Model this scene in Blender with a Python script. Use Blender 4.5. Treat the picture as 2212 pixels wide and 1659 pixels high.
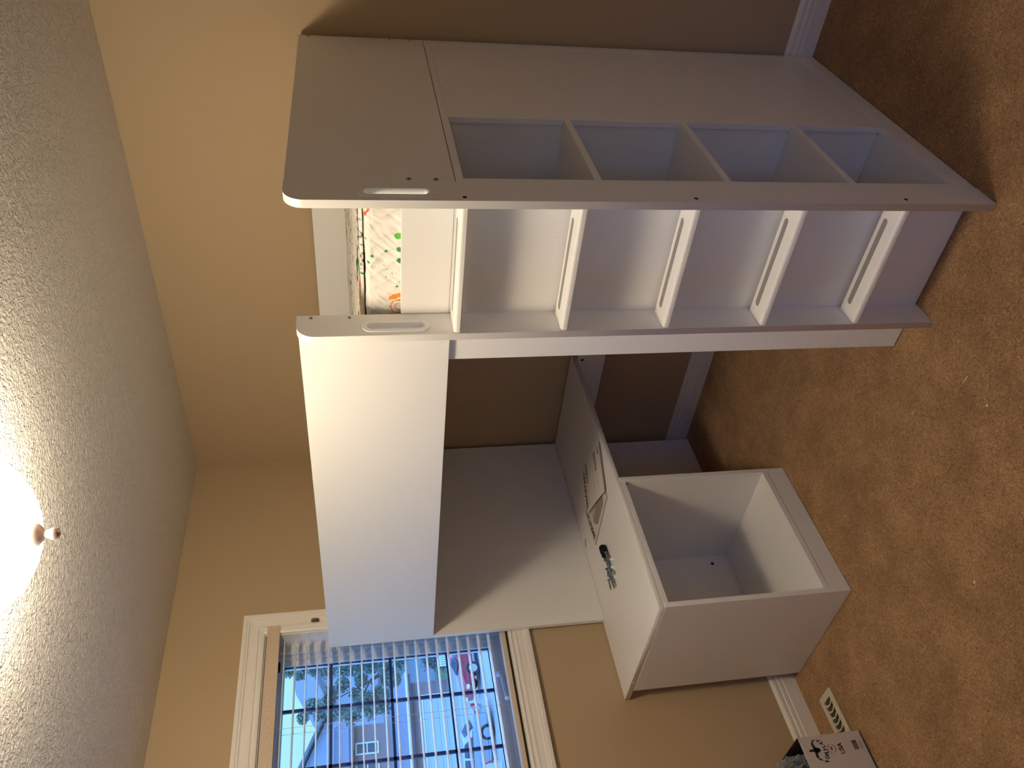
import bpy, bmesh, math, random
from mathutils import Vector, Matrix, noise
random.seed(7)
for o in list(bpy.data.objects): bpy.data.objects.remove(o)
S = bpy.context.scene
COL = S.collection
PI = math.pi
# ------------------------------------------------------------------ camera
cam = bpy.data.cameras.new('camera'); cam.sensor_width = 36; cam.lens = 1724.655/2212*36
cam.clip_start = 0.02; cam.clip_end = 500
co = bpy.data.objects.new('camera', cam); COL.objects.link(co)
Rz = Matrix.Rotation(0.7217, 3, 'Z'); Rx = Matrix.Rotation(1.3859, 3, 'X'); Rr = Matrix.Rotation(-0.0361, 3, 'Z')
R = Rz @ Rx @ Rr                       # upright phone frame
u, v, w = R.col[0], R.col[1], R.col[2]
M3 = Matrix((-v, u, w)).transposed()   # the phone was held on its side: photo up = room right
co.matrix_world = Matrix.Translation((0.8877, -1.654, 1.6573)) @ M3.to_4x4()
S.camera = co
# ------------------------------------------------------------------ view, world, lights
S.view_settings.view_transform = 'Standard'; S.view_settings.look = 'None'
S.view_settings.gamma = 1; S.view_settings.use_curve_mapping = False
S.view_settings.exposure = 0.08
try:
    S.cycles.max_bounces = 12; S.cycles.diffuse_bounces = 8; S.cycles.transparent_max_bounces = 16
except Exception: pass
W = bpy.data.worlds.new('world'); S.world = W; W.use_nodes = True
nt = W.node_tree; bg = nt.nodes['Background']
tc = nt.nodes.new('ShaderNodeTexCoord'); sp = nt.nodes.new('ShaderNodeSeparateXYZ')
cr = nt.nodes.new('ShaderNodeValToRGB')
nt.links.new(tc.outputs['Generated'], sp.inputs[0]); nt.links.new(sp.outputs['Z'], cr.inputs['Fac'])
cr.color_ramp.elements[0].position = 0.0; cr.color_ramp.elements[0].color = (0.44, 0.93, 0.98, 1)
cr.color_ramp.elements[1].position = 1.0; cr.color_ramp.elements[1].color = (0.85, 2.2, 6.0, 1)
e = cr.color_ramp.elements.new(0.11); e.color = (0.46, 0.97, 1.10, 1)
e = cr.color_ramp.elements.new(0.18); e.color = (0.85, 2.2, 5.4, 1)
nt.links.new(cr.outputs[0], bg.inputs['Color']); bg.inputs['Strength'].default_value = 1.0

LX, LY = -0.43, -0.55
YF_ = -2.35
def light(name, kind, loc, energy, color=(1, 1, 1), **kw):
    l = bpy.data.lights.new(name, kind); l.energy = energy; l.color = color
    for k, val in kw.items(): setattr(l, k, val)
    o = bpy.data.objects.new(name, l); COL.objects.link(o); o.location = loc
    return o
light('lamp_bulb', 'POINT', (LX, LY, 2.335), 14, (1.0, 0.86, 0.58), shadow_soft_size=0.05)
for nm, loc, rot, sx, sy in (('portal_window', (-2.10, -0.766, 1.59), (0, -PI/2, 0), .96, 1.86),
                             ('portal_window', (1.21, YF_-.03, 1.475), (PI/2, 0, 0), .70, 1.25)):
    p = light(nm, 'AREA', loc, 1, shape='RECTANGLE', size=sx, size_y=sy)
    p.rotation_euler = rot; p.data.cycles.is_portal = True

# ------------------------------------------------------------------ materials
MATS = {}
def mat(name, color, rough=0.5, metal=0.0, spec=0.5, bump=None, var=None, emit=None, coat=0.0, trans=0.0):
    """bump=(scale, strength, distance[, detail]); var=(scale, color2, amount)"""
    if name in MATS: return MATS[name]
    m = bpy.data.materials.new(name); m.use_nodes = True; n = m.node_tree.nodes; L = m.node_tree.links
    b = n['Principled BSDF']
    b.inputs['Base Color'].default_value = (*color, 1); b.inputs['Roughness'].default_value = rough
    b.inputs['Metallic'].default_value = metal; b.inputs['Specular IOR Level'].default_value = spec
    b.inputs['Coat Weight'].default_value = coat
    b.inputs['Transmission Weight'].default_value = trans
    t = n.new('ShaderNodeTexCoord')
    if var:
        nz = n.new('ShaderNodeTexNoise'); nz.inputs['Scale'].default_value = var[0]; nz.inputs['Detail'].default_value = 4
        mx = n.new('ShaderNodeMix'); mx.data_type = 'RGBA'
        rp = n.new('ShaderNodeValToRGB'); rp.color_ramp.elements[0].position = .5-.5*var[2]; rp.color_ramp.elements[1].position = .5+.5*var[2]
        L.new(t.outputs['Object'], nz.inputs['Vector']); L.new(nz.outputs['Fac'], rp.inputs[0]); L.new(rp.outputs[0], mx.inputs[0])
        mx.inputs[6].default_value = (*color, 1); mx.inputs[7].default_value = (*var[1], 1)
        L.new(mx.outputs[2], b.inputs['Base Color'])
    if bump:
        nb = n.new('ShaderNodeTexNoise'); nb.inputs['Scale'].default_value = bump[0]; nb.inputs['Detail'].default_value = bump[3] if len(bump) > 3 else 3
        bp = n.new('ShaderNodeBump'); bp.inputs['Strength'].default_value = bump[1]; bp.inputs['Distance'].default_value = bump[2]
        L.new(t.outputs['Object'], nb.inputs['Vector']); L.new(nb.outputs['Fac'], bp.inputs['Height']); L.new(bp.outputs[0], b.inputs['Normal'])
    if emit:
        b.inputs['Emission Color'].default_value = (*emit[0], 1); b.inputs['Emission Strength'].default_value = emit[1]
    MATS[name] = m
    return m
white = mat('white_melamine', (.80, .79, .78), .38, bump=(900, .04, .0005))
white2 = mat('white_plastic', (.84, .84, .82), .32)
edgew = mat('white_edge_band', (.82, .81, .80), .35)
seam = mat('shadow_gap', (.10, .095, .09), .9)
steel = mat('zinc_steel', (.55, .60, .62), .28, 1.0, var=(60, (.35, .42, .45), .6))
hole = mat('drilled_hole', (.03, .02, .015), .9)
grip = mat('grey_grip_rubber', (.27, .26, .25), .8, bump=(1500, .2, .0005))
wallm = mat('tan_wall_paint', (.455, .335, .205), .75, bump=(160, .12, .001, 6))
trimw = mat('white_trim_paint', (.78, .74, .70), .4, bump=(60, .05, .001))
brass = mat('brushed_nickel_pink', (.62, .46, .38), .35, .9)
navy = mat('dark_muntin', (.025, .035, .10), .5)
blindw = mat('blind_slat_white', (.74, .74, .74), .35)
cream = mat('cream_register', (.62, .56, .42), .5)
black = mat('black_plastic', (.008, .008, .009), .6, spec=.2)
paper = mat('manual_paper', (.66, .61, .57), .7)
paperedge = mat('manual_page_edge', (.30, .22, .17), .8)
ink = mat('black_ink', (.02, .02, .02), .8)
greyink = mat('grey_ink', (.28, .26, .24), .8)
redink = mat('red_ink', (.35, .03, .03), .7)
boxw = mat('white_printed_card', (.56, .51, .50), .5, bump=(30, .08, .002))
boxd = mat('dark_printed_card', (.03, .012, .010), .6)

def node_mat(name):
    m = bpy.data.materials.new(name); m.use_nodes = True
    MATS[name] = m
    return m, m.node_tree.nodes, m.node_tree.links, m.node_tree.nodes['Principled BSDF']
# carpet
carpet, n, L, b = node_mat('brown_carpet')
t = n.new('ShaderNodeTexCoord')
n1 = n.new('ShaderNodeTexNoise'); n1.inputs['Scale'].default_value = 150; n1.inputs['Detail'].default_value = 5; n1.inputs['Roughness'].default_value = .75; n1.inputs['Distortion'].default_value = 1.8
n2 = n.new('ShaderNodeTexNoise'); n2.inputs['Scale'].default_value = 5; n2.inputs['Detail'].default_value = 6; n2.inputs['Roughness'].default_value = .7
n3 = n.new('ShaderNodeTexNoise'); n3.inputs['Scale'].default_value = 90; n3.inputs['Detail'].default_value = 4
for q in (n1, n2, n3): L.new(t.outputs['Object'], q.inputs['Vector'])
r1 = n.new('ShaderNodeValToRGB'); L.new(n1.outputs['Fac'], r1.inputs[0])
r1.color_ramp.elements[0].position = .36; r1.color_ramp.elements[0].color = (.19, .095, .039, 1)
r1.color_ramp.elements[1].position = .64; r1.color_ramp.elements[1].color = (.84, .51, .265, 1)
r2 = n.new('ShaderNodeValToRGB'); L.new(n2.outputs['Fac'], r2.inputs[0])
r2.color_ramp.elements[0].position = .38; r2.color_ramp.elements[0].color = (.68, .66, .64, 1)
r2.color_ramp.elements[1].position = .62; r2.color_ramp.elements[1].color = (1, 1, 1, 1)
mx = n.new('ShaderNodeMix'); mx.data_type = 'RGBA'; mx.blend_type = 'MULTIPLY'; mx.inputs[0].default_value = 1
L.new(r1.outputs[0], mx.inputs[6]); L.new(r2.outputs[0], mx.inputs[7]); L.new(mx.outputs[2], b.inputs['Base Color'])
b.inputs['Roughness'].default_value = .95; b.inputs['Specular IOR Level'].default_value = .1
b.inputs['Sheen Weight'].default_value = .25; b.inputs['Sheen Tint'].default_value = (.8, .6, .4, 1)
ad = n.new('ShaderNodeMath'); L.new(n1.outputs['Fac'], ad.inputs[0]); L.new(n3.outputs['Fac'], ad.inputs[1])
bp = n.new('ShaderNodeBump'); bp.inputs['Strength'].default_value = .9; bp.inputs['Distance'].default_value = .006
L.new(ad.outputs[0], bp.inputs['Height']); L.new(bp.outputs[0], b.inputs['Normal'])
# textured ceiling
ceilm, n, L, b = node_mat('knockdown_ceiling')
t = n.new('ShaderNodeTexCoord')
n1 = n.new('ShaderNodeTexNoise'); n1.inputs['Scale'].default_value = 55; n1.inputs['Detail'].default_value = 3; n1.inputs['Distortion'].default_value = 1.6
n3 = n.new('ShaderNodeTexNoise'); n3.inputs['Scale'].default_value = 150; n3.inputs['Detail'].default_value = 2
for q in (n1, n3): L.new(t.outputs['Object'], q.inputs['Vector'])
r1 = n.new('ShaderNodeValToRGB'); L.new(n1.outputs['Fac'], r1.inputs[0])
r1.color_ramp.elements[0].position = .44; r1.color_ramp.elements[1].position = .60
ml = n.new('ShaderNodeMath'); ml.operation = 'MULTIPLY_ADD'; L.new(n3.outputs['Fac'], ml.inputs[0]); ml.inputs[1].default_value = .35; L.new(r1.outputs[0], ml.inputs[2])
bp = n.new('ShaderNodeBump'); bp.inputs['Strength'].default_value = .9; bp.inputs['Distance'].default_value = .0036
L.new(ml.outputs[0], bp.inputs['Height']); L.new(bp.outputs[0], b.inputs['Normal'])
b.inputs['Base Color'].default_value = (.74, .70, .66, 1); b.inputs['Roughness'].default_value = .7
# glass
def glass_mat(name, tint=(1, 1, 1), gl=.06):
    m = bpy.data.materials.new(name); m.use_nodes = True; n = m.node_tree.nodes; L = m.node_tree.links
    n.remove(n['Principled BSDF']); out = n['Material Output']
    tr = n.new('ShaderNodeBsdfTransparent'); tr.inputs[0].default_value = (*tint, 1)
    g = n.new('ShaderNodeBsdfGlossy'); g.inputs['Roughness'].default_value = .02
    mx = n.new('ShaderNodeMixShader'); mx.inputs[0].default_value = gl
    L.new(tr.outputs[0], mx.inputs[1]); L.new(g.outputs[0], mx.inputs[2]); L.new(mx.outputs[0], out.inputs[0])
    return m
pane_m = glass_mat('window_glass', (.97, .98, .98))
# lamp bowl: frosted glass lit by the bulb inside
bowl_m = bpy.data.materials.new('frosted_lit_glass'); bowl_m.use_nodes = True
n = bowl_m.node_tree.nodes; L = bowl_m.node_tree.links; n.remove(n['Principled BSDF'])
em = n.new('ShaderNodeEmission'); em.inputs[0].default_value = (1, .88, .66, 1); em.inputs[1].default_value = 34
tr = n.new('ShaderNodeBsdfTransparent'); tr.inputs[0].default_value = (.8, .8, .8, 1)
ash = n.new('ShaderNodeAddShader'); L.new(em.outputs[0], ash.inputs[0]); L.new(tr.outputs[0], ash.inputs[1]); L.new(ash.outputs[0], n['Material Output'].inputs[0])
# vertex-print fabric
fab, n, L, b = node_mat('printed_cotton')
at = n.new('ShaderNodeAttribute'); at.attribute_name = 'print'
L.new(at.outputs['Color'], b.inputs['Base Color']); b.inputs['Roughness'].default_value = .85
wv = n.new('ShaderNodeTexNoise'); wv.inputs['Scale'].default_value = 700; t = n.new('ShaderNodeTexCoord'); L.new(t.outputs['Object'], wv.inputs['Vector'])
bp = n.new('ShaderNodeBump'); bp.inputs['Strength'].default_value = .15; bp.inputs['Distance'].default_value = .001
L.new(wv.outputs['Fac'], bp.inputs['Height']); L.new(bp.outputs[0], b.inputs['Normal'])
# plastic bag film
film = bpy.data.materials.new('clear_grey_film'); film.use_nodes = True
n = film.node_tree.nodes; L = film.node_tree.links; b = n['Principled BSDF']
b.inputs['Base Color'].default_value = (.42, .45, .45, 1); b.inputs['Roughness'].default_value = .07; b.inputs['Specular IOR Level'].default_value = .8
tr = n.new('ShaderNodeBsdfTransparent'); mx = n.new('ShaderNodeMixShader'); mx.inputs[0].default_value = .55
L.new(tr.outputs[0], mx.inputs[1]); L.new(b.outputs[0], mx.inputs[2]); L.new(mx.outputs[0], n['Material Output'].inputs[0])

# ------------------------------------------------------------------ helpers
def tag(o, label=None, cat=None, group=None, kind=None):
    if label: o['label'] = label
    if cat: o['category'] = cat
    if group: o['group'] = group
    if kind: o['kind'] = kind
    return o
def thing(name, loc, label, cat, group=None, rot=(0, 0, 0)):
    o = bpy.data.objects.new(name, None); COL.objects.link(o); o.location = loc; o.rotation_euler = rot
    o.empty_display_size = .05
    return tag(o, label, cat, group)
def wloc(p):
    t = Vector((0, 0, 0))
    while p is not None: t += p.location; p = p.parent
    return t
def add(name, me, m, parent=None, loc=None):
    o = bpy.data.objects.new(name, me); COL.objects.link(o)
    if m is not None:
        me.materials.clear(); me.materials.append(m)
    if parent is not None: o.parent = parent
    if loc is not None: o.location = loc
    return o
def mesh(name, verts, faces, m, parent=None, local=False, smooth=False):
    """world-space vertices unless local=True"""
    off = Vector((0, 0, 0)) if local else wloc(parent)
    me = bpy.data.meshes.new(name)
    me.from_pydata([tuple(Vector(a)-off) for a in verts], [], faces); me.update()
    if smooth: me.polygons.foreach_set('use_smooth', [True]*len(me.polygons))
    return add(name, me, m, parent)
def bmobj(name, bm, m, parent=None, local=False, smooth=False):
    off = Vector((0, 0, 0)) if local else wloc(parent)
    if not local: bmesh.ops.translate(bm, verts=bm.verts, vec=-off)
    me = bpy.data.meshes.new(name); bm.to_mesh(me); bm.free()
    if smooth: me.polygons.foreach_set('use_smooth', [True]*len(me.polygons))
    return add(name, me, m, parent)
def bx(bm, x0, x1, y0, y1, z0, z1, bev=0.0):
    r = bmesh.ops.create_cube(bm, size=1)
    for a in r['verts']:
        a.co = Vector(((x0+x1)/2+a.co.x*(x1-x0), (y0+y1)/2+a.co.y*(y1-y0), (z0+z1)/2+a.co.z*(z1-z0)))
    if bev:
        es = {e for a in r['verts'] for e in a.link_edges}
        bmesh.ops.bevel(bm, geom=list(es), offset=bev, segments=1, affect='EDGES')
def box(name, x0, x1, y0, y1, z0, z1, m, parent=None, bev=.0007, local=False):
    bm = bmesh.new(); bx(bm, x0, x1, y0, y1, z0, z1, bev)
    return bmobj(name, bm, m, parent, local)
def cyl_bm(bm, a, b_, r0, r1=None, seg=20):
    a = Vector(a); b_ = Vector(b_); d = b_-a
    r1 = r0 if r1 is None else r1
    q = d.to_track_quat('Z', 'Y').to_matrix().to_4x4()
    bmesh.ops.create_cone(bm, cap_ends=True, segments=seg, radius1=r0, radius2=r1, depth=d.length,
                          matrix=Matrix.Translation((a+b_)/2) @ q)
def cyl(name, a, b_, r, m, parent=None, r1=None, seg=20, local=False):
    bm = bmesh.new(); cyl_bm(bm, a, b_, r, r1, seg)
    return bmobj(name, bm, m, parent, local)
def lathe(name, prof, c, m, parent=None, seg=48, local=False):
    vs = []; fs = []
    k = len(prof)
    for i in range(seg):
        a = 2*PI*i/seg
        for r, z in prof: vs.append((c[0]+r*math.cos(a), c[1]+r*math.sin(a), c[2]+z))
    for i in range(seg):
        j = (i+1) % seg
        for q in range(k-1): fs.append((i*k+q, j*k+q, j*k+q+1, i*k+q+1))
    return mesh(name, vs, fs, m, parent, local, True)
def plate(name, outer, holes, f, d0, d1, m, parent=None, bev=0.0, local=False):
    """a flat board cut to an outline with holes; f(a,b,d) -> world"""
    cu = bpy.data.curves.new(name, 'CURVE'); cu.dimensions = '2D'; cu.fill_mode = 'BOTH'; cu.extrude = (d1-d0)/2-bev
    cu.bevel_depth = bev; cu.offset = -bev; cu.bevel_resolution = 1
    for loop in [outer]+holes:
        s = cu.splines.new('POLY'); s.points.add(len(loop)-1); s.use_cyclic_u = True
        for p, q in zip(s.points, loop): p.co = (q[0], q[1], 0, 1)
    o = bpy.data.objects.new('tmp', cu); COL.objects.link(o)
    dg = bpy.context.evaluated_depsgraph_get(); me = bpy.data.meshes.new_from_object(o.evaluated_get(dg))
    bpy.data.objects.remove(o); bpy.data.curves.remove(cu)
    off = Vector((0, 0, 0)) if local else wloc(parent)
    mid = (d0+d1)/2
    for vt in me.vertices: vt.co = Vector(f(vt.co.x, vt.co.y, mid+vt.co.z))-off
    bm = bmesh.new(); bm.from_mesh(me); bmesh.ops.recalc_face_normals(bm, faces=bm.faces); bm.to_mesh(me); bm.free()
    me.name = name
    return add(name, me, m, parent)
def stadium(ca, cb, la, lb, seg=8):
    """rounded slot centred at (ca,cb), total size la x lb"""
    pts = []; r = min(la, lb)/2
    ha, hb = la/2-r, lb/2-r
    for (sx, sy, a0) in ((1, 1, 0), (-1, 1, PI/2), (-1, -1, PI), (1, -1, 1.5*PI)):
        for i in range(seg+1):
            a = a0+PI/2*i/seg; pts.append((ca+sx*ha+r*math.cos(a), cb+sy*hb+r*math.sin(a)))
    out = []
    for p in pts:
        if not out or (abs(p[0]-out[-1][0])+abs(p[1]-out[-1][1])) > 1e-6: out.append(p)
    return out
def prism(name, prof, f, d0, d1, m, parent=None, smooth=False, local=False):
    k = len(prof)
    vs = [f(a, b_, d0) for a, b_ in prof]+[f(a, b_, d1) for a, b_ in prof]
    fs = [tuple(range(k))[::-1], tuple(range(k, 2*k))]+[(i, (i+1) % k, (i+1) % k+k, i+k) for i in range(k)]
    o = mesh(name, vs, fs, m, parent, local)
    bm = bmesh.new(); bm.from_mesh(o.data); bmesh.ops.recalc_face_normals(bm, faces=bm.faces); bm.to_mesh(o.data); bm.free()
    return o
def text(name, s, size, m, parent, mtx, bold=0.0, ext=.0002, sx=1.0):
    cu = bpy.data.curves.new(name, 'FONT'); cu.body = s; cu.size = size; cu.extrude = ext; cu.offset = bold; cu.resolution_u = 3
    o = bpy.data.objects.new('tmp', cu); COL.objects.link(o)
    dg = bpy.context.evaluated_depsgraph_get(); me = bpy.data.meshes.new_from_object(o.evaluated_get(dg))
    bpy.data.objects.remove(o); bpy.data.curves.remove(cu)
    for vt in me.vertices: vt.co.x *= sx
    me.transform(mtx)
    return add(name, me, m, parent)
def copy_tree(o, parent=None):
    c = o.copy(); COL.objects.link(c); c.parent = parent
    for ch in [q for q in CH.get(o.name, [])]: copy_tree(ch, c)
    return c
CH = {}

# ------------------------------------------------------------------ room shell
XW, YW, ZC = -1.984, 1.118, 2.436
XR, YF = 1.68, -2.35
def struct(o): o['kind'] = 'structure'; return o
struct(box('floor', XW-.12, XR+.12, YF-.12, YW+.12, -.10, 0, carpet, bev=0))
struct(box('ceiling', XW-.12, XR+.12, YF-.12, YW+.12, ZC, ZC+.10, ceilm, bev=0))
struct(box('wall_back', XW-.12, XR+.12, YW, YW+.12, 0, ZC, wallm, bev=0))
struct(box('wall_right', XR, XR+.12, YF, YW, 0, ZC, wallm, bev=0))
WY0, WY1, WZ0, WZ1 = -1.70, .168, 1.113, 2.068
def holed_wall(name, x0, x1, hy0, hy1, hz0, hz1):
    bm = bmesh.new()
    bx(bm, x0, x1, YF, hy0, 0, ZC); bx(bm, x0, x1, hy1, YW, 0, ZC)
    bx(bm, x0, x1, hy0, hy1, 0, hz0); bx(bm, x0, x1, hy0, hy1, hz1, ZC)
    return struct(bmobj(name, bm, wallm))
holed_wall('wall_left', XW-.12, XW, WY0, WY1, WZ0, WZ1)
V2 = (.86, 1.56, .85, 2.10)
bm = bmesh.new()
bx(bm, XW-.12, V2[0], YF-.12, YF, 0, ZC); bx(bm, V2[1], XR+.12, YF-.12, YF, 0, ZC)
bx(bm, V2[0], V2[1], YF-.12, YF, 0, V2[2]); bx(bm, V2[0], V2[1], YF-.12, YF, V2[3], ZC)
struct(bmobj('wall_front', bm, wallm))
prof = [(0, 0), (.014, 0), (.014, .054), (.0105, .057), (.0125, .062), (.0125, .074), (.008, .079), (.0105, .084), (.0105, .095), (.005, .102), (.002, .1065), (0, .1065)]
struct(prism('baseboard_back', prof, lambda a, b_, d: (d, YW-a, b_), XW, XR, trimw))
struct(prism('baseboard_left', prof, lambda a, b_, d: (XW+a, d, b_), YF, YW-.014, trimw))
struct(prism('baseboard_right', prof, lambda a, b_, d: (XR-a, d, b_), YF+.014, -.862, trimw))
struct(prism('baseboard_front', prof, lambda a, b_, d: (d, YF+a, b_), XW+.014, XR-.014, trimw))

def ring(name, y0, y1, z0, z1, prof, xf, m, parent):
    """mitred frame round an opening; prof=(outward offset, height), xf(h)->x"""
    vs = []; k = len(prof)
    for sy, sz in ((0, 0), (1, 0), (1, 1), (0, 1)):
        for o_, h in prof:
            vs.append((xf(h), (y1+o_) if sy else (y0-o_), (z1+o_) if sz else (z0-o_)))
    fs = []
    for c in range(4):
        d = (c+1) % 4
        for q in range(k): fs.append((c*k+q, d*k+q, d*k+(q+1) % k, c*k+(q+1) % k))
    o = mesh(name, vs, fs, m, parent)
    bm = bmesh.new(); bm.from_mesh(o.data); bmesh.ops.recalc_face_normals(bm, faces=bm.faces); bm.to_mesh(o.data); bm.free()
    return o
cas = [(0, 0), (0, .010), (.006, .013), (.010, .013), (.012, .009), (.020, .010), (.024, .014), (.030, .014), (.033, .012), (.056, .014), (.060, .019), (.066, .019), (.069, .022), (.083, .022), (.083, 0)]
# window 1
win = bpy.data.objects.new('window_1', None); COL.objects.link(win); win.location = (XW, (WY0+WY1)/2, WZ0); struct(win)
ring('casing', WY0, WY1, WZ0, WZ1, cas, lambda h: XW+h, trimw, win)
ring('jamb', WY0+.004, WY1-.004, WZ0+.004, WZ1-.004, [(0, 0), (.004, 0), (.004, .115), (0, .115)], lambda h: XW-.115+h, trimw, win)
vinyl = mat('vinyl_frame', (.62, .63, .66), .4)
ring('window_frame', WY0+.062, WY1-.066, WZ0+.055, WZ1-.050, [(0, 0), (.062, 0), (.062, .035), (.02, .035), (.02, .025), (0, .025)], lambda h: XW-.112+h, vinyl, win)
ymid = -.766+.236
for (a, b_) in ((ymid+.03, WY1-.066), (WY0+.062, ymid-.03)):
    z0, z1 = WZ0+.055, WZ1-.050
    sh = ring('sash', a+.028, b_-.028, z0+.022, z1-.020, [(0, 0), (.028, 0), (.028, .026), (.006, .026), (.004, .012), (0, .010)], lambda h: XW-.118+h, vinyl, win)
    ring('gasket', a+.0285, b_-.0285, z0+.0225, z1-.0205, [(0, 0), (.004, 0), (.004, .003), (0, .003)], lambda h: XW-.1035+h, navy, sh)
    box('pane', XW-.110, XW-.106, a+.026, b_-.026, z0+.02, z1-.018, pane_m, sh, bev=0)
    for k in (1, 2):
        yy = a+.028+(b_-a-.056)*0
    ys = [b_-.028-.175, b_-.028-.175-.224]
    for yy in ys: box('muntin', XW-.1125, XW-.1035, yy-.006, yy+.006, z0+.022, z1-.02, navy, sh, bev=0)
    for zz in (1.8195, 1.588, 1.360): box('muntin', XW-.1125, XW-.1035, a+.028, b_-.028, zz-.0055, zz+.0055, navy, sh, bev=0)
box('mullion', XW-.112, XW-.07, ymid-.03, ymid+.03, WZ0+.055, WZ1-.05, vinyl, win)
bm = bmesh.new(); cyl_bm(bm, (XW-.076, -.055, 1.172), (XW-.060, -.058, 1.158), .011); cyl_bm(bm, (XW-.062, -.056, 1.158), (XW-.058, -.165, 1.153), .006, .0045)
cyl_bm(bm, (XW-.058, -.165, 1.153), (XW-.045, -.172, 1.149), .007)
bmobj('crank_handle', bm, vinyl, win)
bm = bmesh.new()
bx(bm, XW+.019, XW+.024, .196, .212, 1.862, 1.892, .002); bx(bm, XW+.019, XW+.034, .201, .207, 1.866, 1.872, .001); cyl_bm(bm, (XW+.03, .204, 1.869), (XW+.034, .204, 1.885), .003)
bmobj('cord_cleat', bm, glass_mat('clear_plastic', (.55, .45, .35), .25), win)
# unseen closet doors, added on the side wall to bounce warm light
dr = bpy.data.objects.new('bounce_doors', None); COL.objects.link(dr); dr.location = (XR, .1, 0); struct(dr)
for k in range(4):
    y0 = -.78+k*.44
    lf = box('bounce_leaf', XR-.040, XR-.012, y0+.002, y0+.438, .012, 2.02, trimw, dr, .003)
    for (za, zb) in ((.16, .95), (1.07, 1.90)): box('bounce_panel', XR-.046, XR-.0402, y0+.075, y0+.365, za, zb, trimw, lf, .005)
bm = bmesh.new(); bx(bm, XR-.018, XR-.0005, -.86, -.785, 0, 2.10, .003); bx(bm, XR-.018, XR-.0005, .985, 1.06, 0, 2.10, .003); bx(bm, XR-.018, XR-.0005, -.785, .985, 2.03, 2.10, .003)
bmobj('bounce_casing', bm, trimw, dr)
# unseen window behind the camera, added for cool daylight on the cubbies
w2 = bpy.data.objects.new('fill_window', None); COL.objects.link(w2); w2.location = (1.21, YF, .85); struct(w2)
def turn(o):
    for vt in o.data.vertices:          # ring() builds in the y-z plane; turn it onto the front wall
        p = vt.co+w2.location; vt.co = Vector((p.y, p.x, p.z))-w2.location
    bm = bmesh.new(); bm.from_mesh(o.data); bmesh.ops.recalc_face_normals(bm, faces=bm.faces); bm.to_mesh(o.data); bm.free()
turn(ring('casing', *V2, cas, lambda h: YF+h, trimw, w2))  # casing of the added, unseen fill window
turn(ring('window_frame', V2[0]+.04, V2[1]-.04, V2[2]+.04, V2[3]-.04, [(0, 0), (.04, 0), (.04, .04), (0, .04)], lambda h: YF-.10+h, vinyl, w2))
box('mullion', 1.19, 1.23, YF-.10, YF-.06, V2[2], V2[3], vinyl, w2)
box('pane', V2[0]+.035, V2[1]-.035, YF-.082, YF-.078, V2[2]+.035, V2[3]-.035, pane_m, w2, bev=0)

# ------------------------------------------------------------------ blind
val_m = mat('embossed_cream_valance', (.62, .50, .38), .6, bump=(90, .5, .002, 5), var=(110, (.55, .43, .32), .3))
bl = thing('window_blind', (XW-.02, -.766, 2.03), 'white two-inch venetian blind lowered with open slats in the tall window', 'blind')
box('valance', XW+.004, XW+.016, WY0-.03, .198, 2.0105, 2.0585, val_m, bl, .001)
box('headrail', XW-.055, XW-.002, WY0+.012, WY1-.010, 2.020, 2.066, mat('headrail_shade', (.10, .10, .11), .6), bl, .001)  # coloured dark for the shade in the gap above the valance
sl = bmesh.new()
N = 9
rows = []
for i in range(N):
    a = (i/(N-1)-.5)*.050; h = .0032*(1-(2*a/.05)**2)
    rows.append((a, h))
for side in (0, 1):
    y = 0.914 if side else -0.914
    for a, h in rows: sl.verts.new((a, y, h))
    for a, h in rows[::-1]: sl.verts.new((a, y, h-.0022))
sl.verts.ensure_lookup_table(); k = 2*N
for q in range(k): sl.faces.new([sl.verts[q], sl.verts[(q+1) % k], sl.verts[k+(q+1) % k], sl.verts[k+q]])
sl.faces.new([sl.verts[i] for i in range(k)]); sl.faces.new([sl.verts[k+i] for i in range(k)][::-1])
bmesh.ops.recalc_face_normals(sl, faces=sl.faces)
sme = bpy.data.meshes.new('slat'); sl.to_mesh(sme); sl.free(); sme.materials.append(blindw)
zs = [1.9955-.0422*i for i in range(20)]
for i, z in enumerate(zs):
    o = bpy.data.objects.new('slat', sme); COL.objects.link(o); o.parent = bl
    o.location = Vector((XW-.030, -.774, z-.001))-bl.location; o.rotation_euler = (0, R_ if (R_ := math.radians(2)) else 0, random.uniform(-.0006, .0006))
box('sill_gap_shade', XW-.030, XW+.003, WY0+.006, WY1-.006, 1.1175, 1.1215, hole, win, 0)  # dark strip standing for the shade in the gap under the bottom rail
box('bottom_rail', XW-.042, XW+.001, WY0+.015, WY1-.012, 1.124, 1.143, mat('cream_bottom_rail', (.62, .52, .38), .5), bl, .002)
for y in (.085, -.215, -.515, -.82, -1.12, -1.42, -1.63):
    bm = bmesh.new()
    for dx in (-.054, -.006): cyl_bm(bm, (XW+dx, y, 1.135), (XW+dx, y, 2.03), .0007, seg=6)
    for z in zs: cyl_bm(bm, (XW-.054, y, z-.004), (XW-.006, y, z-.004), .0006, seg=5)
    bmobj('ladder_cord', bm, mat('blind_cord', (.55, .52, .48), .8), bl)
box('lift_tab', XW-.030, XW-.012, .02, .055, 2.006, 2.020, black, bl, .001)

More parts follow.
